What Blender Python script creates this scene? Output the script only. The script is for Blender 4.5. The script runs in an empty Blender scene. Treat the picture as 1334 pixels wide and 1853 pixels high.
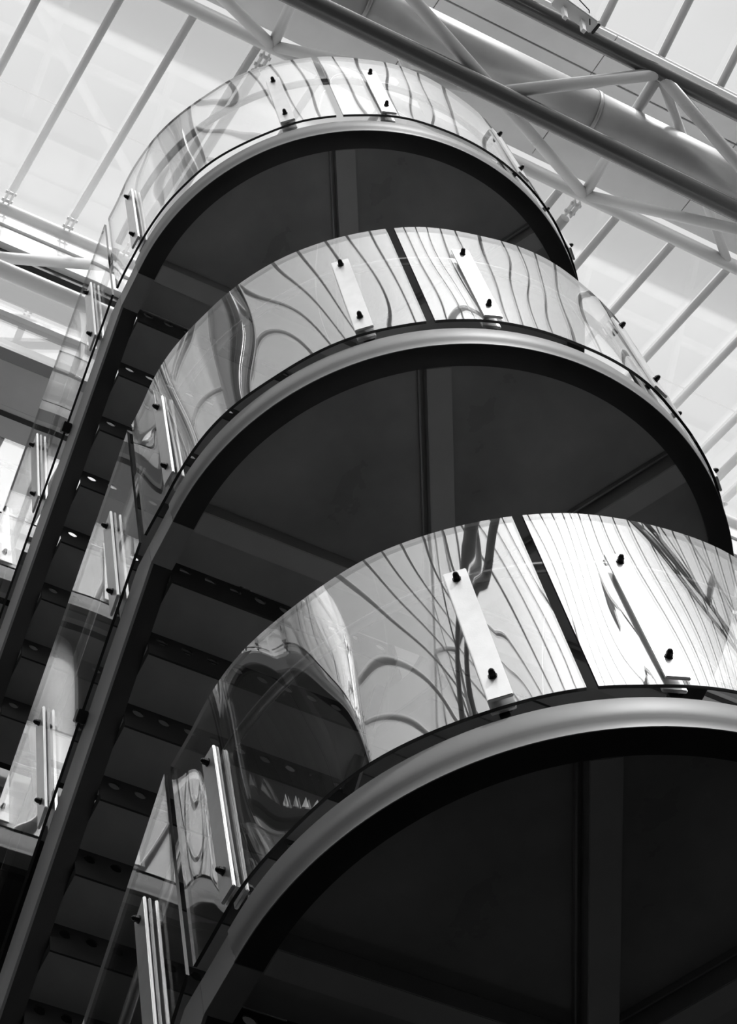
import bpy, bmesh, math, random
from mathutils import Vector, Matrix
R_ = math.radians
sc = bpy.context.scene
C = sc.collection

# ------------------------------------------------------------------ camera
# grid frame: +X runs along the stair risers, +Y along the flights, Z up (metres)
CAM = Vector((-3.46381, -3.43869, 1.6))
MR = Vector((0.87627689, -0.46051399, -0.14165341))
MU = Vector((-0.35656536, -0.81756481, 0.45216028))
MF = Vector((0.32403698, 0.34570891, 0.88061648))
FPX, PW, PH = 4009.386, 1334.0, 1853.0
cd = bpy.data.cameras.new('camera')
cam = bpy.data.objects.new('camera', cd); C.objects.link(cam)
m = Matrix((MR, MU, -MF)).transposed().to_4x4(); m.translation = CAM
cam.matrix_world = m
cd.sensor_fit = 'VERTICAL'; cd.sensor_height = 36.0; cd.lens = FPX / PH * 36.0
cd.clip_start = 0.05; cd.clip_end = 500
sc.camera = cam

def px(p, n, d0):
    """the point where the line of sight of a photo pixel meets the plane n.P = d0"""
    n = Vector(n)
    r = MR * ((p[0] - PW / 2) / FPX) + MU * (-(p[1] - PH / 2) / FPX) + MF
    return CAM + r * ((d0 - n.dot(CAM)) / n.dot(r))

# ------------------------------------------------------------------ world, sun, exposure
SUN_AZ, SUN_EL = 274.0, 52.0
w = bpy.data.worlds.new('sky'); sc.world = w; w.use_nodes = True
nt = w.node_tree; nt.nodes.clear()
sky = nt.nodes.new('ShaderNodeTexSky'); sky.sky_type = 'NISHITA'; sky.sun_disc = False
sky.sun_elevation = R_(SUN_EL); sky.sun_rotation = R_(90.0 - SUN_AZ)
sky.air_density = 1.6; sky.dust_density = 6.0; sky.ozone_density = 1.0
bw = nt.nodes.new('ShaderNodeRGBToBW'); bg = nt.nodes.new('ShaderNodeBackground'); wo = nt.nodes.new('ShaderNodeOutputWorld')
bg.inputs[1].default_value = 0.235
haze = nt.nodes.new('ShaderNodeMath'); haze.operation = 'MULTIPLY_ADD'; haze.inputs[1].default_value = 0.6; haze.inputs[2].default_value = 1.6   # high thin cloud evens the sky out
nt.links.new(sky.outputs[0], bw.inputs[0]); nt.links.new(bw.outputs[0], haze.inputs[0]); nt.links.new(haze.outputs[0], bg.inputs[0]); nt.links.new(bg.outputs[0], wo.inputs[0])
sl = bpy.data.lights.new('sun', 'SUN'); so = bpy.data.objects.new('sun', sl); C.objects.link(so)
sl.energy = 3.0; sl.angle = R_(4.0)
sd = Vector((math.cos(R_(SUN_AZ)) * math.cos(R_(SUN_EL)), math.sin(R_(SUN_AZ)) * math.cos(R_(SUN_EL)), math.sin(R_(SUN_EL))))
so.rotation_euler = sd.to_track_quat('Z', 'Y').to_euler()
so.location = sd * 60
vs = sc.view_settings
vs.view_transform = 'Standard'; vs.look = 'None'; vs.gamma = 1.0; vs.use_curve_mapping = False
vs.exposure = 0.0

# ------------------------------------------------------------------ materials
def grey(v): return (v, v, v, 1.0)
def pbr(name, base, rough, metal=0.0, spec=0.5, bump=0.0, bscale=60.0, var=0.0, vscale=4.0):
    mt = bpy.data.materials.new(name); mt.use_nodes = True
    n = mt.node_tree.nodes; l = mt.node_tree.links
    b = n['Principled BSDF']
    b.inputs['Base Color'].default_value = grey(base); b.inputs['Roughness'].default_value = rough
    b.inputs['Metallic'].default_value = metal; b.inputs['Specular IOR Level'].default_value = spec
    tc = n.new('ShaderNodeTexCoord')
    if var > 0:
        nz = n.new('ShaderNodeTexNoise'); nz.inputs['Scale'].default_value = vscale; nz.inputs['Detail'].default_value = 5
        mr = n.new('ShaderNodeMapRange'); mr.inputs[1].default_value = 0.3; mr.inputs[2].default_value = 0.7
        mr.inputs[3].default_value = base * (1 - var); mr.inputs[4].default_value = base * (1 + var)
        l.new(tc.outputs['Object'], nz.inputs['Vector']); l.new(nz.outputs[0], mr.inputs[0])
        l.new(mr.outputs[0], b.inputs['Base Color'])
        mr2 = n.new('ShaderNodeMapRange'); mr2.inputs[3].default_value = max(rough - 0.08, 0.02); mr2.inputs[4].default_value = rough + 0.08
        l.new(nz.outputs[0], mr2.inputs[0]); l.new(mr2.outputs[0], b.inputs['Roughness'])
    if bump > 0:
        nb = n.new('ShaderNodeTexNoise'); nb.inputs['Scale'].default_value = bscale; nb.inputs['Detail'].default_value = 3
        bp = n.new('ShaderNodeBump'); bp.inputs['Strength'].default_value = bump; bp.inputs['Distance'].default_value = 0.004
        l.new(tc.outputs['Object'], nb.inputs['Vector']); l.new(nb.outputs[0], bp.inputs['Height']); l.new(bp.outputs[0], b.inputs['Normal'])
    return mt

def glass(name, ior, tint, rough=0.0, frost=0.0, frost_scale=0.6):
    """thin clear glass: Fresnel mirror over a straight-through pane, with a little frosting if asked"""
    mt = bpy.data.materials.new(name); mt.use_nodes = True
    n = mt.node_tree.nodes; l = mt.node_tree.links; n.clear()
    out = n.new('ShaderNodeOutputMaterial')
    geo = n.new('ShaderNodeNewGeometry')
    mi = n.new('ShaderNodeMapRange'); mi.inputs[3].default_value = ior; mi.inputs[4].default_value = 1.0 / ior
    fr = n.new('ShaderNodeFresnel'); tr = n.new('ShaderNodeBsdfTransparent'); gl = n.new('ShaderNodeBsdfGlossy')
    tr.inputs[0].default_value = grey(tint); gl.inputs['Color'].default_value = grey(1.0); gl.inputs['Roughness'].default_value = rough
    mx = n.new('ShaderNodeMixShader')
    l.new(geo.outputs['Backfacing'], mi.inputs[0]); l.new(mi.outputs[0], fr.inputs['IOR'])
    l.new(fr.outputs[0], mx.inputs[0])
    body = tr.outputs[0]
    if frost > 0:
        tl = n.new('ShaderNodeBsdfTranslucent'); tl.inputs[0].default_value = grey(0.95)
        nz = n.new('ShaderNodeTexNoise'); nz.inputs['Scale'].default_value = frost_scale; nz.inputs['Detail'].default_value = 4
        tc = n.new('ShaderNodeTexCoord')
        mr = n.new('ShaderNodeMapRange'); mr.inputs[1].default_value = 0.3; mr.inputs[2].default_value = 0.7
        mr.inputs[3].default_value = frost * 0.6; mr.inputs[4].default_value = frost * 1.4
        m2 = n.new('ShaderNodeMixShader')
        l.new(tc.outputs['Object'], nz.inputs['Vector']); l.new(nz.outputs[0], mr.inputs[0]); l.new(mr.outputs[0], m2.inputs[0])
        l.new(tr.outputs[0], m2.inputs[1]); l.new(tl.outputs[0], m2.inputs[2]); body = m2.outputs[0]
    l.new(body, mx.inputs[1]); l.new(gl.outputs[0], mx.inputs[2]); l.new(mx.outputs[0], out.inputs[0])
    return mt

M = {}
M['paint'] = pbr('grey_steel_paint', 0.30, 0.48, 0.0, 0.6, var=0.06, vscale=3)
M['under'] = pbr('dark_paint_and_shade', 0.045, 0.4, 0.0, 0.25, var=0.2, vscale=3)  # dark tone also stands in for shade on steel undersides
M['floorplate'] = pbr('pale_landing_floor', 0.6, 0.5, 0.0, 0.4)
M['beam'] = pbr('grey_beam_paint', 0.48, 0.35, 0.0, 0.4, var=0.08, vscale=3)
M['tread'] = pbr('grey_tread_paint', 0.33, 0.35, 0.0, 0.4, var=0.15, vscale=3)
M['soffit'] = pbr('dark_soffit_paint', 0.36, 0.30, 0.0, 0.4, bump=0.15, bscale=25, var=0.25, vscale=2.2)
M['stainless'] = pbr('brushed_stainless', 0.72, 0.42, 0.85, 0.5, bump=0.05, bscale=180, var=0.08, vscale=9)
M['bolt'] = pbr('black_bolt', 0.015, 0.28, 0.3)
M['rail'] = pbr('dark_satin_rail', 0.22, 0.25, 0.7)
M['glass'] = glass('curved_glass', 2.9, 0.96)
M['edge'] = pbr('dark_glass_edge', 0.012, 0.15, 0.0, 0.6)
M['topedge'] = pbr('lit_glass_top_edge', 0.55, 0.2, 0.0, 0.6)  # top edge painted paler, as though catching the light
M['roofglass'] = glass('roof_glass', 1.5, 0.89, 0.02, frost=0.11, frost_scale=0.35)
M['window'] = glass('window_glass', 1.5, 0.92)
M['darktube'] = pbr('dark_gloss_tube', 0.10, 0.22, 0.0, 0.8)
M['bars'] = pbr('white_glazing_bar_paint', 0.9, 0.4, 0.0, 0.5)
M['white'] = pbr('white_steel_paint', 0.86, 0.35, 0.0, 0.5, var=0.04, vscale=1.5)
M['trusspaint'] = pbr('pale_grey_truss_paint', 0.78, 0.30, 0.0, 0.6, var=0.06, vscale=1.5)
M['duct'] = pbr('galvanised_duct', 0.55, 0.38, 0.3, 0.5, var=0.12, vscale=2)
M['panel'] = pbr('pale_gutter_panel', 0.8, 0.5, var=0.08, vscale=1.2)
M['dark'] = pbr('dark_wall', 0.014, 0.6, 0.0, 0.1, var=0.3, vscale=0.7)
M['floorstone'] = pbr('dark_stone_floor', 0.01, 0.6, 0.0, 0.1, var=0.2, vscale=1.5)
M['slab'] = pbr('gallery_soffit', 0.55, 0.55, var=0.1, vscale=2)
M['black'] = pbr('black_rubber_and_gap_shade', 0.01, 0.5)

# ------------------------------------------------------------------ helpers
def link(o, parent=None):
    C.objects.link(o)
    if parent: o.parent = parent
    return o
def obj(name, me, parent=None): return link(bpy.data.objects.new(name, me), parent)
def pyd(name, vs_, fs, mats, smooth=False, midx=None):
    me = bpy.data.meshes.new(name); me.from_pydata([tuple(v) for v in vs_], [], fs)
    for mt in (mats if isinstance(mats, (list, tuple)) else [mats]): me.materials.append(mt)
    if midx: me.polygons.foreach_set('material_index', midx)
    if smooth: me.polygons.foreach_set('use_smooth', [True] * len(fs))
    me.update(); return me
def bmesh_me(name, bm, mat, smooth=False):
    me = bpy.data.meshes.new(name); bmesh.ops.recalc_face_normals(bm, faces=bm.faces); bm.to_mesh(me); bm.free()
    me.materials.append(mat)
    if smooth: me.polygons.foreach_set('use_smooth', [True] * len(me.polygons))
    me.update(); return me
def box_me(name, lo, hi, mat, bev=0.0):
    bm = bmesh.new(); bmesh.ops.create_cube(bm, size=1.0)
    for v in bm.verts: v.co = Vector([lo[i] + (v.co[i] + 0.5) * (hi[i] - lo[i]) for i in range(3)])
    if bev > 0: bmesh.ops.bevel(bm, geom=list(bm.edges), offset=bev, segments=2, affect='EDGES')
    return bmesh_me(name, bm, mat)
def box(name, lo, hi, mat, parent=None, bev=0.0): return obj(name, box_me(name, lo, hi, mat, bev), parent)
def prism_x(name, poly, x0, x1, mat, parent=None):
    """polygon of (y,z) pairs extruded along X"""
    n = len(poly); v = [(x0, a, b) for a, b in poly] + [(x1, a, b) for a, b in poly]
    f = [list(range(n))[::-1], [n + i for i in range(n)]] + [[i, (i + 1) % n, n + (i + 1) % n, n + i] for i in range(n)]
    bm = bmesh.new(); bv = [bm.verts.new(p) for p in v]
    for q in f: bm.faces.new([bv[i] for i in q])
    return obj(name, bmesh_me(name, bm, mat), parent)
def tube_me(name, pts, r, mat, seg=16, caps=True):
    pts = [Vector(p) for p in pts]; vv = []; ff = []
    prev = None
    for i, p in enumerate(pts):
        a = pts[max(i - 1, 0)]; b = pts[min(i + 1, len(pts) - 1)]
        t = (b - a).normalized()
        if prev is None:
            u = t.cross(Vector((0, 0, 1)))
            if u.length < 1e-3: u = t.cross(Vector((1, 0, 0)))
            u.normalize()
        else: u = (prev - t * prev.dot(t)).normalized()
        prev = u; q = t.cross(u)
        for k in range(seg):
            an = 2 * math.pi * k / seg; vv.append(p + (u * math.cos(an) + q * math.sin(an)) * r)
    for i in range(len(pts) - 1):
        for k in range(seg):
            ff.append([i * seg + k, i * seg + (k + 1) % seg, (i + 1) * seg + (k + 1) % seg, (i + 1) * seg + k])
    nf = len(ff)
    if caps: ff += [list(range(seg))[::-1], [(len(pts) - 1) * seg + k for k in range(seg)]]
    me = pyd(name, vv, ff, mat)
    me.polygons.foreach_set('use_smooth', [True] * nf + [False] * (len(ff) - nf)); return me
def tube(name, pts, r, mat, parent=None, seg=16): return obj(name, tube_me(name, pts, r, mat, seg), parent)
def empty(name, loc=(0, 0, 0), parent=None):
    o = bpy.data.objects.new(name, None); o.location = loc; o.empty_display_size = 0.2; return link(o, parent)
def tag(o, label, cat, group=None):
    o['label'] = label; o['category'] = cat
    if group: o['group'] = group
    return o
def struct(o): o['kind'] = 'structure'; return o
def copy_tree(o, parent=None):
    c = o.copy(); C.objects.link(c); c.parent = parent
    for ch in o.children: copy_tree(ch, c)
    return c

# ------------------------------------------------------------------ the stair's measures
RO = 1.25                       # outer radius of the landings
ZL = [12.3558, 9.5513, 6.7368]  # underside of the three landings
RISE, RUN, Y0 = 0.179, 0.248, 0.25
SLOPE = 0.715
RG, GT, GB0, GB1 = 1.274, 0.012, 0.187, 1.276   # glass radius, thickness, bottom and top above the rim
RAIL_R, RAIL_Z = 1.21, 1.035
FLOORS = [16.68, 13.88, 11.07, 8.27, 5.45, 2.65]  # top of the galleries the flights lead to
YG = 2.3
GROUND = -0.15

# ------------------------------------------------------------------ ground and atrium shell
fl = box('floor', (-14, -22, GROUND - 0.2), (18, 3.6, GROUND), M['floorstone']); struct(fl)
ZS = 7.5    # split added to steer bounced light: dark stone base below, pale cladding above
for nm, lo, hi in (('wall_left', (-14.3, -22, GROUND), (-14, 4.4, 20.0)), ('wall_right', (18, -22, GROUND), (18.3, 4.4, 20.0)), ('wall_back', (-14.3, -22.3, GROUND), (18.3, -22, 20.0))):
    wl = struct(empty(nm, lo)); L = Vector(lo)
    box('stone_base', (0, 0, 0), Vector((hi[0], hi[1], ZS)) - L, M['dark'], wl)
    box('bounce_cladding', Vector((lo[0], lo[1], ZS + 0.01)) - L, Vector(hi) - L, M['white'], wl)

# ------------------------------------------------------------------ glazed roof: two slopes that meet in a valley at the truss
BX0, BSP = 0.385, 0.715
YT, ZT, SF = 4.0, 24.80, 0.4424          # eaves tube at the high end and slope of the far side
YB, ZB, SN = -0.72, 22.78, 0.16          # valley edge on the camera's side, slope of the near side
ceil_ = struct(empty('ceiling', (2, 0, 23)))
def far_z(y): return ZT + SF * (y - YT)
def near_z(y): return ZB - SN * (y - YB)
KS = range(-16, 22)
pane_far = {}
def pane(x, ya, za, yb, zb, key, cache={}):
    if key not in cache:
        g = 0.02
        v = [(-BSP / 2 + g, ya, za), (BSP / 2 - g, ya, za), (BSP / 2 - g, yb, zb), (-BSP / 2 + g, yb, zb)]
        d = Vector((0, yb - ya, zb - za)).normalized(); nrm = Vector((0, -d.z, d.y))
        v2 = [Vector(p) + nrm * 0.012 for p in v]
        cache[key] = pyd('pane', v + v2, [[0, 3, 2, 1], [4, 5, 6, 7], [0, 1, 5, 4], [1, 2, 6, 5], [2, 3, 7, 6], [3, 0, 4, 7]], M['roofglass'])
    o = obj('pane', cache[key], ceil_); o.matrix_parent_inverse = ceil_.matrix_world.inverted(); o.location = (x, 0, 0)
    return o
OFF = 0.10
FY = [4.35, 2.55, 0.95]
NY = [-0.82, -4.4, -8.0, -11.6, -15.2, -18.8, -22.3]
for k in KS:
    xc = BX0 + BSP * (k + 0.5)
    for a, b in zip(FY[:-1], FY[1:]): pane(xc, a, far_z(a) + OFF, b + 0.02, far_z(b + 0.02) + OFF, ('f', a))
    for a, b in zip(NY[:-1], NY[1:]): pane(xc, a, near_z(a) + OFF, b + 0.02, near_z(b + 0.02) + OFF, ('n', a))
BR = 0.042
def clevis_me():
    bm = bmesh.new()
    for s in (-1, 1):
        ret = bmesh.ops.create_cube(bm, size=1.0)
        for v in ret['verts']: v.co = Vector((v.co.x * 0.018 + s * 0.03, v.co.y * 0.20, v.co.z * 0.075))
    for yy in (-0.06, 0.06):
        ret = bmesh.ops.create_cone(bm, segments=10, radius1=0.02, radius2=0.02, depth=0.12, cap_ends=True, matrix=Matrix.Translation((0, yy, 0)) @ Matrix.Rotation(R_(90), 4, 'Y'))
    return bmesh_me('clevis', bm, M['trusspaint'])
CLV = clevis_me()
far_bar = tube_me('glazing_bar', [(0, YT - 0.28, far_z(YT - 0.28)), (0, 0.95, far_z(0.95))], BR, M['bars'], 14)
near_bar = tube_me('glazing_bar', [(0, -0.85, near_z(-0.85)), (0, -22.2, near_z(-22.2))], BR, M['bars'], 10)
ci = ceil_.matrix_basis.inverted()
for k in KS:
    x = BX0 + BSP * k
    b = obj('glazing_bar', far_bar, ceil_); b.location = (x - 2, 0, -23)
    c = obj('clevis', CLV, b); c.location = (0, YT - 0.17, far_z(YT - 0.17)); c.rotation_euler = (math.atan(SF), 0, 0)
    b = obj('glazing_bar', near_bar, ceil_); b.location = (x - 2, 0, -23)
for o in list(ceil_.children):
    if o.name.startswith('pane'): o.location.x -= 2; o.location.z -= 23; o.matrix_parent_inverse = Matrix()

# valley truss: triangular in section, two upper chords and one lower chord, zigzag web members
YC_, ZC_ = 0.865, 23.40
YA_, ZA_ = 0.07, 22.0
YBc, ZBc = -0.70, 22.72
XN, SPN = 1.22, 3.70
X0T, X1T = -11.5, 16.5
def truss(loc, label):
    t = empty('roof_truss', loc)
    tag(t, label, 'truss')
    P = lambda x, y, z: (x, y, z)
    tube('chord', [P(X0T, YA_, ZA_), P(X1T, YA_, ZA_)], 0.105, M['darktube'], t, 28)
    tube('chord', [P(X0T, YC_, ZC_), P(X1T, YC_, ZC_)], 0.075, M['trusspaint'], t, 20)
    tube('chord', [P(X0T, YBc, ZBc), P(X1T, YBc, ZBc)], 0.085, M['darktube'], t, 24)
    wm = {}
    def member(key, a, b, r, x):
        if key not in wm: wm[key] = tube_me('web_member', [a, b], r, M['trusspaint'], 14)
        o = obj('web_member', wm[key], t); o.location.x = x
    for i in range(-3, 4):
        x = XN + SPN * i; h = SPN / 2
        member('ac1', (0, YC_, ZC_), (h, YA_, ZA_), 0.06, x); member('ac2', (0, YC_, ZC_), (-h, YA_, ZA_), 0.06, x)
        member('ab1', (-0.2, YBc, ZBc), (h, YA_, ZA_), 0.065, x); member('ab2', (-0.2, YBc, ZBc), (-h, YA_, ZA_), 0.065, x)
        member('bc', (-0.2, YBc, ZBc), (0, YC_, ZC_), 0.06, x)
        member('bc2', (-0.2, YBc, ZBc), (h, YC_, ZC_), 0.05, x)
    return t
tr1 = truss((0, 0, 0), 'triangular tube truss carrying the roof valley above the top landing')
tr2 = truss((0, -9.0, 1.35), 'triangular tube truss under the rear roof slope behind the stair')
# node rods with their pin joints on the far upper chord
for i in range(-2, 4):
    x = XN + SPN * i
    rd = tube('node_rod', [(x, YC_ + 0.34, ZC_ + 0.34 * SF), (x, YT - 0.3, far_z(YT - 0.3) - 0.06)], 0.055, M['trusspaint'], tr1, 14)
    c = obj('clevis', CLV, rd); c.location = (x, YC_ + 0.2, ZC_ + 0.2 * SF); c.rotation_euler = (math.atan(SF), 0, 0)

# valley gutter panel and the duct hung inside the truss
gp = empty('valley_gutter', (0, 0, 23.3)); tag(gp, 'pale panelled valley gutter lying over the truss', 'gutter')
def ybox(name, a, b, th, mat, parent, x0, x1):
    """a plank along X between two (y,z) edge points"""
    a = Vector((0, *a)); b = Vector((0, *b)); d = (b - a).normalized(); nn = Vector((0, -d.z, d.y)) * th
    poly = [(a.y, a.z), (b.y, b.z), (b.y + nn.y, b.z + nn.z), (a.y + nn.y, a.z + nn.z)]
    return prism_x(name, poly, x0, x1, mat, parent)
ybox('tray', (0.94, 24.525), (-0.72, 23.935), 0.02, M['panel'], gp, -11.8, 16.6).location.z = -23.3
for (a, b) in (((0.90, 24.46), (0.32, 24.25)), ((0.30, 24.24), (-0.22, 24.05)), ((-0.24, 24.04), (-0.70, 23.90))):
    for i in range(-6, 9):
        x0 = -1.0 + 1.85 * i
        if x0 > 16 or x0 < -11.8: continue
        o = ybox('panel', a, b, 0.03, M['panel'], gp, x0 + 0.006, x0 + 1.844); o.location.z = -23.3
dpt = px((1040, 198), (0, 0, 1), 22.78)
du = empty('ventilation_duct', (0, dpt.y, dpt.z)); tag(du, 'large round grey duct running inside the roof truss', 'duct')
DR = 0.27
for i in range(-4, 6):
    tube('duct_section', [(-0.9 + 2.6 * i, 0, 0), (-0.9 + 2.6 * i + 2.58, 0, 0)], DR, M['duct'], du, 36)
    tube('joint_ring', [(-0.925 + 2.6 * i, 0, 0), (-0.885 + 2.6 * i, 0, 0)], DR + 0.008, M['duct'], du, 36)

# ------------------------------------------------------------------ eaves at the high end of the roof and the top glazed wall
ev = empty('eaves_beam', (0, YT, ZT)); tag(ev, 'white eaves tube and gutter box at the high roof edge', 'beam')
def zat(p, y): return px(p, (0, 1, 0), y).z
def evx(name, y0, y1, z0, z1, mat): 
    o = box(name, (-11.8, y0 - YT, z0 - ZT), (16.6, y1 - YT, z1 - ZT), mat, ev); return o
tube('eaves_tube', [(-11.8, 0, 0), (16.6, 0, 0)], 0.075, M['white'], ev, 20)
zg0, zg1, zg2 = zat((50, 402), YT), zat((50, 420), YT), zat((50, 448), YT)
evx('gutter_face', YT + 0.02, YT + 0.3, zg1 + 0.015, zg0, M['white'])
evx('gutter_face', YT + 0.05, YT + 0.3, zg2, zg1 - 0.015, M['white'])
evx('shadow_gap', YT + 0.12, YT + 0.3, zat((50, 457), YT), zg2, M['black'])  # solid black fill stands in for the shade in the gap
# bracing tubes under the eaves
a = px((0, 490), (0, 1, 0), YT - 0.15); b = px((150, 545), (0, 1, 0), YT - 0.15)
z_lc = (a.z + b.z) / 2
et = empty('eaves_truss', (0, YT - 0.15, z_lc)); tag(et, 'white tube bracing below the eaves gutter', 'truss')
tube('chord', [(-11.8, 0, 0), (16.6, 0, 0)], 0.085, M['white'], et, 20)
p1 = px((0, 466), (0, 1, 0), YT - 0.15); p2 = px((212, 482), (0, 1, 0), YT - 0.15)
dx = 2 * (p2.x - p1.x)
for i in range(-3, 5):
    q2 = Vector((p2.x + i * 6.0, 0, p2.z - z_lc)); q1 = q2 + (p1 - p2) * 1.5; q1.y = 0
    tube('brace', [q1, q2], 0.06, M['white'], et, 16)
# glazed wall above the top gallery
wf = struct(empty('window_1', (0, 4.35, 17)))
ZW1 = zg2 + 0.3
xs = [-11.8 + 1.43 * i for i in range(21)]
zr = [16.7, zat((60, 590), 4.35), zat((60, 565), 4.35) , ZW1]
for i in range(20):
    for za, zb in ((16.7, zr[1] - 0.05), (zr[1] + 0.05, ZW1)):
        o = box('pane', (xs[i] + 0.05, 0, za - 17), (xs[i + 1] - 0.05, 0.02, zb - 17), M['window'], wf)
for i in range(21): box('mullion', (xs[i] - 0.035, -0.04, -0.3), (xs[i] + 0.035, 0.06, ZW1 - 17), M['white'], wf)
box('transom', (-11.8, -0.05, zr[1] - 0.04 - 17), (16.8, 0.07, zr[1] + 0.04 - 17), M['white'], wf)

# ------------------------------------------------------------------ galleries behind the stair
XL_, XR_ = -13.9, 17.9
TX = -5.3      # the neighbouring stair, seen only as a reflection in the glass
def chan_x(name, x0, x1, y, zt, h, mat, parent):
    """channel fascia along X: toes out, facing -Y"""
    poly = [(y + 0.09, zt - h), (y + 0.002, zt - h), (y, zt - h + 0.003), (y, zt - h + 0.008), (y + 0.008, zt - h + 0.011), (y + 0.007, zt - h + 0.034), (y + 0.002, zt - h + 0.06), (y, zt - h + 0.08), (y, zt - 0.005), (y + 0.004, zt), (y + 0.09, zt)]
    return prism_x(name, poly, x0, x1, mat, parent)
for i, zt in enumerate(FLOORS):
    nm = ['top gallery below the roof glazing', 'gallery level with the top of the stair', 'gallery between the top and middle landings', 'gallery between the middle and lowest landings', 'gallery below the lowest landing', 'lowest gallery above the ground'][i]
    g = empty('gallery', (0, YG, zt)); tag(g, 'steel-edged ' + nm, 'gallery')
    sm_ = M['slab'] if i < 2 else M['under']  # lower slabs coloured dark for the shade low in the atrium
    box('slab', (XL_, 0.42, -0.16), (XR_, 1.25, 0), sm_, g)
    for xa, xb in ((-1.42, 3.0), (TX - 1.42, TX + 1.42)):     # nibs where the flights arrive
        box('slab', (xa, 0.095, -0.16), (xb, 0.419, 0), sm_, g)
        chan_x('edge_channel', xa, xb, 0, 0, 0.17, M['paint'], g)
        if i > 0: chan_x('edge_channel', xa, xb, 0.03, -0.171, 0.16, M['paint'], g)
    for xa, xb in ((XL_, TX - 1.42), (TX + 1.42, -1.42), (3.0, XR_)):
        chan_x('edge_channel', xa, xb, 0.33, 0, 0.17, M['paint'], g)
    box('soffit_slot_shade', (XL_, 0.46, -0.166), (XR_, 0.50, -0.1605), M['black'], g)  # black strip painted in for the shade of a slot
    if i == 1:
        wn = struct(empty('window_%d' % (i + 1), (0, 3.45, zt)))
        for j in range(20):
            box('pane', (xs[j] + 0.04, 0, 0.05), (xs[j + 1] - 0.04, 0.015, FLOORS[i - 1] - zt - 0.2), M['window'], wn)
            box('mullion', (xs[j] - 0.04, -0.04, 0), (xs[j] + 0.04, 0.06, FLOORS[i - 1] - zt - 0.17), M['black'], wn)

wl = struct(empty('wall_far', (2, 3.6, GROUND)))
box('stone_base', (-16.3, 0, 0), (1.5, 0.3, FLOORS[1] - 0.17 - GROUND), M['dark'], wl)
box('stone_base', (1.51, 0, 0), (16.3, 0.3, 9.6), M['dark'], wl)
box('bounce_cladding', (1.51, 0, 9.61), (16.3, 0.3, FLOORS[1] - 0.17 - GROUND), M['white'], wl)  # unseen pale stretch added to bounce light onto the upper undersides

# gallery columns
for i in range(1, 5):
    t = tube('column', [(0, 0, 0.002), (0, 0, FLOORS[i - 1] - FLOORS[i] - 0.163)], 0.12, M['white'], None, 28); t.location = (-2.15, 2.98, FLOORS[i])
    tag(t, 'round white column standing on the ' + ['', 'gallery level with the top of the stair', 'gallery between the top and middle landings', 'gallery between the middle and lowest landings', 'gallery below the lowest landing'][i], 'column')

# ------------------------------------------------------------------ landings
def chan_profile():
    return [(1.156, 0.0), (1.249, 0.0), (1.2515, 0.002), (1.2515, 0.007), (1.2490, 0.0095), (1.2440, 0.011), (1.2440, 0.020), (1.2455, 0.034), (1.2495, 0.048), (1.2545, 0.061), (1.2575, 0.074), (1.2585, 0.090), (1.2585, 0.145), (1.2565, 0.150), (1.18, 0.150), (1.18, 0.03), (1.156, 0.02)]
def sweep_landing(name, prof, parent, mat, y_end=0.04, seg=90):
    """sweep an (r,z) section round the half circle and on along the straight ends"""
    path = [(-1.0, y_end, 0)] + [(math.cos(R_(180 + 180 * i / seg)), math.sin(R_(180 + 180 * i / seg)), 1) for i in range(seg + 1)] + [(1.0, y_end, 2)]
    vv = []; ff = []; n = len(prof)
    for cx, cy, k in path:
        for r, z in prof:
            vv.append((cx * r, cy * r if k == 1 else cy, z))
    for i in range(len(path) - 1):
        for j in range(n):
            ff.append([i * n + j, i * n + (j + 1) % n, (i + 1) * n + (j + 1) % n, (i + 1) * n + j])
    ff += [list(range(n))[::-1], [(len(path) - 1) * n + j for j in range(n)]]
    bm = bmesh.new(); bv = [bm.verts.new(p) for p in vv]
    for f in ff: bm.faces.new([bv[i] for i in f])
    me = bmesh_me(name, bm, mat, True)
    o = obj(name, me, parent)
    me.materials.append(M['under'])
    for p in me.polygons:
        if p.normal.z < -0.9 and p.center.z < 0.012 or (p.center.x ** 2 + p.center.y ** 2) ** 0.5 < 1.2: p.material_index = 1  # same steel, with the underside shade put into its colour
    me.set_sharp_from_angle(angle=R_(40)); return o
def half_disc(name, r, z0, z1, y_end, mat, parent, seg=64):
    ring = [(-r, y_end)] + [(r * math.cos(R_(180 + 180 * i / seg)), r * math.sin(R_(180 + 180 * i / seg))) for i in range(seg + 1)] + [(r, y_end)]
    n = len(ring); vv = [(x, y, z0) for x, y in ring] + [(x, y, z1) for x, y in ring]
    ff = [list(range(n))[::-1], [n + i for i in range(n)]] + [[i, (i + 1) % n, n + (i + 1) % n, n + i] for i in range(n)]
    bm = bmesh.new(); bv = [bm.verts.new(p) for p in vv]
    for f in ff: bm.faces.new([bv[i] for i in f])
    return obj(name, bmesh_me(name, bm, mat), parent)

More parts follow.
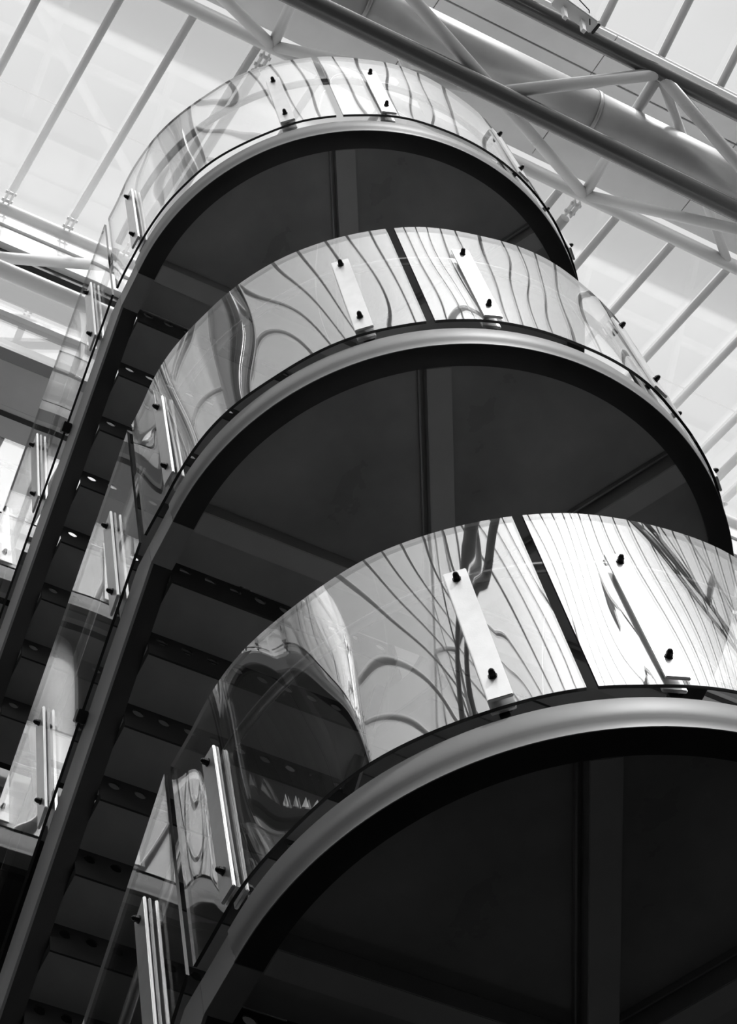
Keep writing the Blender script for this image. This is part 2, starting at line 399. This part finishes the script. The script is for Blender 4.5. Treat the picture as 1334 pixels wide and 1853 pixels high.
# ------------------------------------------------------------------ bracket pieces (shared mesh data)
def bolt_me():
    bm = bmesh.new()
    bmesh.ops.create_cone(bm, segments=16, radius1=0.0145, radius2=0.0145, depth=0.004, cap_ends=True, matrix=Matrix.Translation((0, 0, 0.002)))
    bmesh.ops.create_cone(bm, segments=6, radius1=0.0115, radius2=0.0115, depth=0.014, cap_ends=True, matrix=Matrix.Translation((0, 0, 0.011)))
    bmesh.ops.create_uvsphere(bm, u_segments=12, v_segments=8, radius=0.0095, matrix=Matrix.Translation((0, 0, 0.019)))
    return bmesh_me('bolt', bm, M['bolt'])
BOLT = bolt_me()
def plate_me(h0, h1, shear, bev=0.0025, wdt=0.078, th=0.012):
    """clamp plate lying in the local XZ plane, thickness along Y; shear tilts its ends with the flight"""
    bm = bmesh.new()
    ret = bmesh.ops.create_cube(bm, size=1.0)
    for v in bm.verts:
        x = v.co.x * wdt; z = h1 if v.co.z > 0 else h0
        v.co = Vector((x, v.co.y * th, z + shear * x))
    bmesh.ops.bevel(bm, geom=list(bm.edges), offset=bev, segments=2, affect='EDGES')
    return bmesh_me('clamp_plate', bm, M['stainless'])
PLATES = {}
def bracket(parent, base, rot, shear, z_shift=0.0, long_foot=0.15):
    """outer clamp plate with its bolts and spacers; inner plate, foot and rail arm hang from it. local -Y points outward"""
    key = round(shear, 3)
    if key not in PLATES:
        PLATES[key] = (plate_me(0.205, 0.970, shear), plate_me(0.205, 0.970, shear))
    o = obj('bracket', PLATES[key][0], parent)
    o.location = base; o.rotation_euler = (0, 0, rot)
    # local frame: y = 0 at the outer plate centre; glass centre 0.0155 inward; inner plate 0.040 inward
    ip = obj('inner_plate', PLATES[key][1], o); ip.location = (0, 0.045, 0)
    for zz in (0.320, 0.915):
        b = obj('bolt', BOLT, o); b.location = (0, -0.006, zz); b.rotation_euler = (R_(90), 0, 0)
        b = obj('bolt', BOLT, o); b.location = (0, 0.051, zz); b.rotation_euler = (R_(-90), 0, 0)
        s = obj('spacer', SPACER, o); s.location = (0, 0.03, zz); s.rotation_euler = (R_(90), 0, 0)
    ft = obj('foot', FOOT, o); ft.location = (0, 0.071, 0.163)
    b = obj('bolt', BOLT, o); b.location = (0.022, 0.051, 0.245); b.rotation_euler = (R_(-90), 0, 0)
    ra = obj('rail_arm', RAILARM, o); ra.location = (0, 0.051, RAIL_Z)
    return o
def spacer_me():
    bm = bmesh.new()
    bmesh.ops.create_cone(bm, segments=16, radius1=0.014, radius2=0.014, depth=0.018, cap_ends=True)
    return bmesh_me('spacer', bm, M['bolt'])
SPACER = spacer_me()
FOOT = box_me('foot', (-0.016, -0.016, -0.012), (0.016, 0.004, 0.06), M['bolt'], 0.002)
RAILARM = tube_me('rail_arm', [(0, 0, -0.10), (0, 0.016, -0.10), (0, 0.021, -0.09), (0, 0.021, -0.02)], 0.007, M['stainless'], 10)

# ------------------------------------------------------------------ curved, slightly wavy glass
def path_pt(s, r):
    """s = arc position in degrees; below 180 or above 360 the path runs straight on along +Y (degrees -> metres on the arc)"""
    k = math.pi / 180 * r
    if s < 180: return Vector((-r, (180 - s) * k, 0)), Vector((-1, 0, 0))
    if s > 360: return Vector((r, (s - 360) * k, 0)), Vector((1, 0, 0))
    a = R_(s); return Vector((r * math.cos(a), r * math.sin(a), 0)), Vector((math.cos(a), math.sin(a), 0))
def glass_panel(parent, s0, s1, z0, z1, seed, nu=120, nv=34, amp=1.0, z_of=None):
    rnd = random.Random(seed)
    waves = []
    for wl_s, wl_z, am in ((36, 3.0, 0.0030), (22, 1.9, 0.0013), (14, 1.3, 0.00025), (52, 1.25, 0.0014)):
        waves.append((2 * math.pi / (wl_s * rnd.uniform(0.85, 1.15)), 2 * math.pi / (wl_z * rnd.uniform(0.8, 1.2)) * rnd.choice((-1, 1)), rnd.uniform(0, 6.28), am * rnd.uniform(0.8, 1.2)))
    grid = []
    for i in range(nu + 1):
        s = s0 + (s1 - s0) * i / nu; p, n = path_pt(s, RG)
        # fade the waves at the panel ends and keep the clamps flat
        e = min(1.0, min(i, nu - i) / (nu * 0.12))
        for j in range(nv + 1):
            z = z0 + (z1 - z0) * j / nv
            d = amp * e * sum(a * math.sin(ks * s + kz * z + ph) for ks, kz, ph, a in waves)
            grid.append((p + n * d + Vector((0, 0, z)), n))
    vv = []; ff = []; mi = []; sm = []
    for sgn in (1, -1):
        base = len(vv)
        for p, n in grid: vv.append(p + n * (sgn * GT / 2))
        for i in range(nu):
            for j in range(nv):
                q = [base + i * (nv + 1) + j, base + (i + 1) * (nv + 1) + j, base + (i + 1) * (nv + 1) + j + 1, base + i * (nv + 1) + j + 1]
                ff.append(q if sgn > 0 else q[::-1]); mi.append(0); sm.append(True)
    N = (nu + 1) * (nv + 1)
    def strip(idx, mat, flip):
        base = len(vv)
        for q in idx: vv.append(vv[q]); vv.append(vv[N + q])
        for i in range(len(idx) - 1):
            q = [base + 2 * i, base + 2 * i + 1, base + 2 * i + 3, base + 2 * i + 2]
            ff.append(q[::-1] if flip else q); mi.append(mat); sm.append(False)
    strip([i * (nv + 1) for i in range(nu + 1)], 1, False)
    strip([i * (nv + 1) + nv for i in range(nu + 1)], 2, True)
    strip([j for j in range(nv + 1)], 1, True)
    strip([nu * (nv + 1) + j for j in range(nv + 1)], 1, False)
    me = pyd('glass_panel', vv, ff, [M['glass'], M['edge'], M['topedge']], False, mi)
    me.polygons.foreach_set('use_smooth', sm)
    return obj('glass_panel', me, parent)

BR_ANG = (181.8, 228.1, 251.7, 288.3, 311.9, 358.2)
SEAMS = ((169.9, 239.25), (240.85, 299.2), (300.8, 370.1))
WHICH = ['topmost', 'middle', 'lowest']
def landing(i, z, label, blabel):
    t = empty('stair_landing', (0, 0, z)); tag(t, label, 'landing')
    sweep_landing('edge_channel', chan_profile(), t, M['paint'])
    half_disc('soffit_plate', 1.179, 0.100, 0.112, 0.245, M['soffit'], t)
    half_disc('floor_plate', 1.179, 0.113, 0.150, 0.245, M['floorplate'], t)
    for a in (180, 240, 300, 360):
        bm_ = box_me('radial_beam', (0.0 if a in (180,) else 0.11, -0.05, 0.0), (1.155, 0.05, 0.099), M['beam'], 0.003)
        o = obj('radial_beam', bm_, t); o.rotation_euler = (0, 0, R_(a))
        st = box_me('web_stiffener', (0.12, -0.075, 0.07), (1.155, -0.068, 0.099), M['soffit'])
        obj('web_stiffener', st, o)
    for s in (-1, 1):   # flat closing plates between curve and flight
        x0, x1 = (s * 1.250, s * 1.156)
        box('end_plate', (min(x0, x1), 0.041, 0.0), (max(x0, x1), 0.245, 0.150), M['paint'], t, 0.0015).data.materials.append(M['tread'])
    for o in t.children:
        if o.name.startswith('end_plate'):
            for p in o.data.polygons:
                if p.normal.z < -0.7: p.material_index = 1
    b = empty('glass_balustrade', (0, 0, z)); tag(b, blabel, 'balustrade')
    for j, (s0, s1) in enumerate(SEAMS): glass_panel(b, s0, s1, GB0, GB1, 11 + 7 * i + 3 * j)
    for a in BR_ANG:
        p, n = path_pt(a, RG + 0.0155 - 0.0)
        bracket(b, p, R_(a) + R_(90), 0.0)
    pts = [(-RAIL_R, 0.26, RAIL_Z)] + [(RAIL_R * math.cos(R_(180 + 3 * k)), RAIL_R * math.sin(R_(180 + 3 * k)), RAIL_Z) for k in range(61)] + [(RAIL_R, 0.26, RAIL_Z)]
    tube('handrail', pts, 0.02, M['rail'], b, 14)
    return t, b

# ------------------------------------------------------------------ flights
def holed_riser_me(x0, x1, h, hz, xs_, r, th, mat):
    """upright plate along X with a row of round holes; front at y = 0"""
    bm = bmesh.new(); seg = 16
    cuts = [x0]
    for a, b in zip(xs_[:-1], xs_[1:]): cuts.append((a + b) / 2)
    cuts.append(x1)
    layers = {}
    for y in (0.0, th):
        for i, xc in enumerate(xs_):
            xa, xb = cuts[i], cuts[i + 1]
            circ = []; outer = []
            for k in range(seg):
                an = 2 * math.pi * k / seg; c, s = math.cos(an), math.sin(an)
                circ.append(bm.verts.new((xc + r * c, y, hz + r * s)))
                t = min(((xb - xc) / c if c > 1e-6 else (xa - xc) / c if c < -1e-6 else 1e9), ((h - hz) / s if s > 1e-6 else (0 - hz) / s if s < -1e-6 else 1e9))
                outer.append(bm.verts.new((xc + t * c, y, hz + t * s)))
            cor = []
            for k in range(seg):
                k2 = (k + 1) % seg; a, b = outer[k].co, outer[k2].co
                f = [circ[k], outer[k]]
                if abs(a.x - b.x) > 1e-6 and abs(a.z - b.z) > 1e-6:
                    cx = xb if max(a.x, b.x) > xb - 1e-6 else xa; cz = h if max(a.z, b.z) > h - 1e-6 else 0.0
                    f.append(bm.verts.new((cx, y, cz)))
                f += [outer[k2], circ[k2]]
                bm.faces.new(f if y == 0 else f[::-1])
            layers[(y, i)] = circ
    for i in range(len(xs_)):
        a, b = layers[(0.0, i)], layers[(th, i)]
        for k in range(seg): bm.faces.new([a[k], a[(k + 1) % seg], b[(k + 1) % seg], b[k]])
    for q in ([(x0, 0, 0), (x1, 0, 0), (x1, th, 0), (x0, th, 0)], [(x0, 0, h), (x0, th, h), (x1, th, h), (x1, 0, h)], [(x0, 0, 0), (x0, th, 0), (x0, th, h), (x0, 0, h)], [(x1, 0, 0), (x1, 0, h), (x1, th, h), (x1, th, 0)]):
        bm.faces.new([bm.verts.new(p) for p in q])
    me = bpy.data.meshes.new('riser'); bm.to_mesh(me); bm.free(); me.materials.append(mat); me.update(); return me
NR = 8
XI = 0.10
HOLES = [-1.09 + 0.115 * j for j in range(9)]
HR = 0.026
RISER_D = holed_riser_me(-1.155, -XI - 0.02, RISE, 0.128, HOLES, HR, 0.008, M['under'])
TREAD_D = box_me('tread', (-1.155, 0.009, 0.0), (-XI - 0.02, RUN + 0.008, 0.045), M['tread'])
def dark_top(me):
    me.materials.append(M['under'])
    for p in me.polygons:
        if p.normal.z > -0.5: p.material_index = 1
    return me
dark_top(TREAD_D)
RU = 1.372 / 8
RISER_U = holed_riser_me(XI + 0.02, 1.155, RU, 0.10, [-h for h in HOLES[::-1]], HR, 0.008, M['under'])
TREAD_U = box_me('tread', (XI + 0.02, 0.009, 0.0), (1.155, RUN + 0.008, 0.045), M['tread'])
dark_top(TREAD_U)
def flat_glass(parent, x, y0, y1, zb, zt, slope):
    """sloping flat pane in the plane x = const: bottom zb + slope*y, top zt + slope*y"""
    t = GT / 2; nu = 24; nv = 10; sg = -1 if x < 0 else 1
    vv = []; ff = []; mi = []
    rnd = random.Random(int(y0 * 1000) + int(x * 10)); ph = rnd.uniform(0, 6)
    for s in (-1, 1):
        base = len(vv)
        for i in range(nu + 1):
            for j in range(nv + 1):
                y = y0 + (y1 - y0) * i / nu; z = zb + (zt - zb) * j / nv + slope * y
                vv.append((x + s * t + 0.0006 * math.sin(5 * y + 3 * z + ph), y, z))
        for i in range(nu):
            for j in range(nv):
                q = [base + i * (nv + 1) + j, base + (i + 1) * (nv + 1) + j, base + (i + 1) * (nv + 1) + j + 1, base + i * (nv + 1) + j + 1]
                ff.append(q if s > 0 else q[::-1]); mi.append(0)
    sm = [True] * len(ff)
    N = (nu + 1) * (nv + 1)
    def strip(idx, mat):
        base = len(vv)
        for q in idx: vv.append(vv[q]); vv.append(vv[N + q])
        for i in range(len(idx) - 1):
            ff.append([base + 2 * i, base + 2 * i + 1, base + 2 * i + 3, base + 2 * i + 2]); mi.append(mat); sm.append(False)
    strip([i * (nv + 1) for i in range(nu + 1)], 1); strip([i * (nv + 1) + nv for i in range(nu + 1)], 2)
    strip(list(range(nv + 1)), 1); strip([nu * (nv + 1) + j for j in range(nv + 1)], 1)
    me = pyd('glass_panel', vv, ff, [M['glass'], M['edge'], M['topedge']], False, mi)
    me.polygons.foreach_set('use_smooth', sm)
    return obj('glass_panel', me, parent)
def stringer(parent, x_out, x_in, sgn, rises):
    """outer plate with a bottom flange, following the flight"""
    ye = YG - 0.005
    s = 0.715 if not rises else -RU / RUN
    if not rises:
        bot = [(0.246, 0.0), (ye, 0.0 - s * (ye - 0.24))]; top = [(ye, 0.15 - s * (ye - 0.352)), (0.352, 0.15), (0.246, 0.15)]
    else:
        bot = [(0.246, 0.0), (0.30, 0.0), (ye, -s * (ye - 0.30))]; top = [(ye, 0.15 - s * (ye - 0.24)), (0.246, 0.15)]
    a, b = sorted((x_out, x_out - sgn * 0.012))
    st = prism_x('stringer', bot + top, a, b, M['paint'], parent)
    fl_ = [(y, z) for y, z in bot]
    poly = fl_ + [(y, z + 0.012) for y, z in fl_[::-1]]
    a, b = sorted((x_out - sgn * 0.0121, x_in))
    prism_x('flange', poly, a, b, M['under'], st)  # dark colour carries the shade beneath the flange
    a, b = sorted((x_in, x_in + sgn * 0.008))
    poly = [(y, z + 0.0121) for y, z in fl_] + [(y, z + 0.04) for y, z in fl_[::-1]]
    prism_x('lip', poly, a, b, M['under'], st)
    return st
def flight(i, z, rises, label, blabel):
    sgn = 1 if rises else -1
    t = empty('stair_flight', (0, 0, z)); tag(t, label, 'stairs')
    stringer(t, sgn * 1.25, sgn * 1.156, sgn, rises)
    stringer(t, sgn * XI, sgn * (XI + 0.06), -sgn, rises)
    for k in range(NR):
        if not rises:
            r = obj('riser', RISER_D, t); r.location = (0, Y0 + RUN * k, -0.08 - RISE * k)
            if k < NR - 1 or True:
                q = obj('tread', TREAD_D, t); q.location = (0, Y0 + RUN * k, -0.08 - RISE * k)
        else:
            r = obj('riser', RISER_U, t); r.location = (0, Y0 + RUN * k, 0.105 + RU * k)
            q = obj('tread', TREAD_U, t); q.location = (0, Y0 + RUN * k, 0.105 + RU * (k + 1))
    s = -SLOPE if not rises else RU / RUN
    b = empty('glass_balustrade', (0, 0, z)); tag(b, blabel, 'balustrade')
    zb, zt = (0.40, 1.49) if not rises else (0.187 - s * 0.27, 1.276 - s * 0.27)
    flat_glass(b, sgn * RG, 0.272, 2.24, zb, zt, s)
    ck = box('edge_clip', (-0.022, -0.028, -0.016), (0.022, 0.028, 0.028), M['bolt'], b, 0.003)
    ck.location = (sgn * RG, 0.89, zb + s * 0.89); ck.rotation_euler = (math.atan(s), 0, 0)
    for yc in (0.505, 1.245, 1.93):
        o = bracket(b, Vector((sgn * (RG + 0.0155), yc, s * (yc - 0.25))), R_(-90) if sgn < 0 else R_(90), (s * -1 if sgn < 0 else s))
        o.location.z += 0.02 if not rises else 0.0
    tube('handrail', [(sgn * RAIL_R, 0.29, RAIL_Z + s * 0.04), (sgn * RAIL_R, 2.24, RAIL_Z + s * 1.99)], 0.02, M['rail'], b, 14)
    return t, b

def retag(o):
    c = copy_tree(o); c.location.x += TX
    for a_, b_ in (('topmost', 'upper'), ('middle', 'mid-height'), ('lowest', 'lower')):
        if a_ in o['label']: c['label'] = o['label'].replace(a_ + ' half-round', a_ + ' twin half-round').split(' just')[0].split(' between')[0].split(' over')[0].replace('the ' + a_, 'the ' + a_ + ' twin')
    c['label'] = c['label'] + ' of the neighbouring stair'
for i, z in enumerate(ZL):
    wname = WHICH[i]
    up = ['just below the roof truss', 'between the top and lowest landings', 'over the viewer with a black underside'][i]
    made = [*landing(i, z, wname + ' half-round steel stair landing ' + up, 'curved glass balustrade with clamp plates on the ' + wname + ' landing'),
        *flight(i, z, False, 'perforated-riser stair flight descending from the ' + wname + ' landing', 'sloping glass balustrade beside the flight descending from the ' + wname + ' landing'),
        *flight(i, z, True, 'stair flight rising to a gallery from the ' + wname + ' landing', 'sloping glass balustrade beside the flight rising from the ' + wname + ' landing')]
    for o in made: retag(o)

# gallery balustrades (left of the flights, and across the nib of the gallery above the stair)
def gallery_glass(x0, x1, y, zt, label, n):
    b = empty('glass_balustrade', ((x0 + x1) / 2, y, zt - 0.15)); tag(b, label, 'balustrade')
    L = x1 - x0; st = L / n
    for j in range(n):
        a = -L / 2 + st * j + 0.012; c = -L / 2 + st * (j + 1) - 0.012
        me = box_me('glass_panel', (a, 0.0, GB0), (c, GT, GB1), M['glass'])
        me.materials.append(M['edge'])
        for p in me.polygons:
            if abs(p.normal.y) < 0.5: p.material_index = 1
        obj('glass_panel', me, b)
        for q in (0.2, 0.8):
            o = bracket(b, Vector((a + (c - a) * q, -0.0095, 0)), 0.0, 0.0)
    tube('handrail', [(-L / 2, 0.07, RAIL_Z), (L / 2, 0.07, RAIL_Z)], 0.02, M['rail'], b, 14)
for i, zt in enumerate(FLOORS[:4]):
    nm = ['top', 'second', 'third', 'fourth'][i]
    gallery_glass(-3.85, -1.45, YG + 0.34, zt, 'flat glass balustrade on the %s gallery from the roof, left of the stair' % nm, 2)
gallery_glass(-1.40, 0.0, YG + 0.01, FLOORS[1], 'flat glass balustrade on the gallery nib above the topmost descending flight', 1)

# ------------------------------------------------------------------ floodlight on the valley edge
fp = px((1040, 22), (0, 1, 0), -0.95)
f = empty('floodlight', fp); tag(f, 'small box floodlight clamped to the roof valley edge', 'floodlight')
f.rotation_euler = (R_(10), R_(4), R_(8))
box('housing', (-0.24, -0.07, -0.05), (0.24, 0.07, 0.05), M['white'], f, 0.012)
box('lens', (0.241, -0.06, -0.045), (0.27, 0.06, 0.045), M['bolt'], f, 0.006)
for x in (-0.12, 0.1): box('arm', (x - 0.02, 0.0, -0.30), (x + 0.02, 0.04, -0.05), M['white'], f)
tube('cable', [(-0.2, -0.05, 0.05), (-0.05, -0.1, 0.12), (0.12, -0.08, 0.06), (0.16, -0.02, -0.12)], 0.006, M['black'], f, 8)
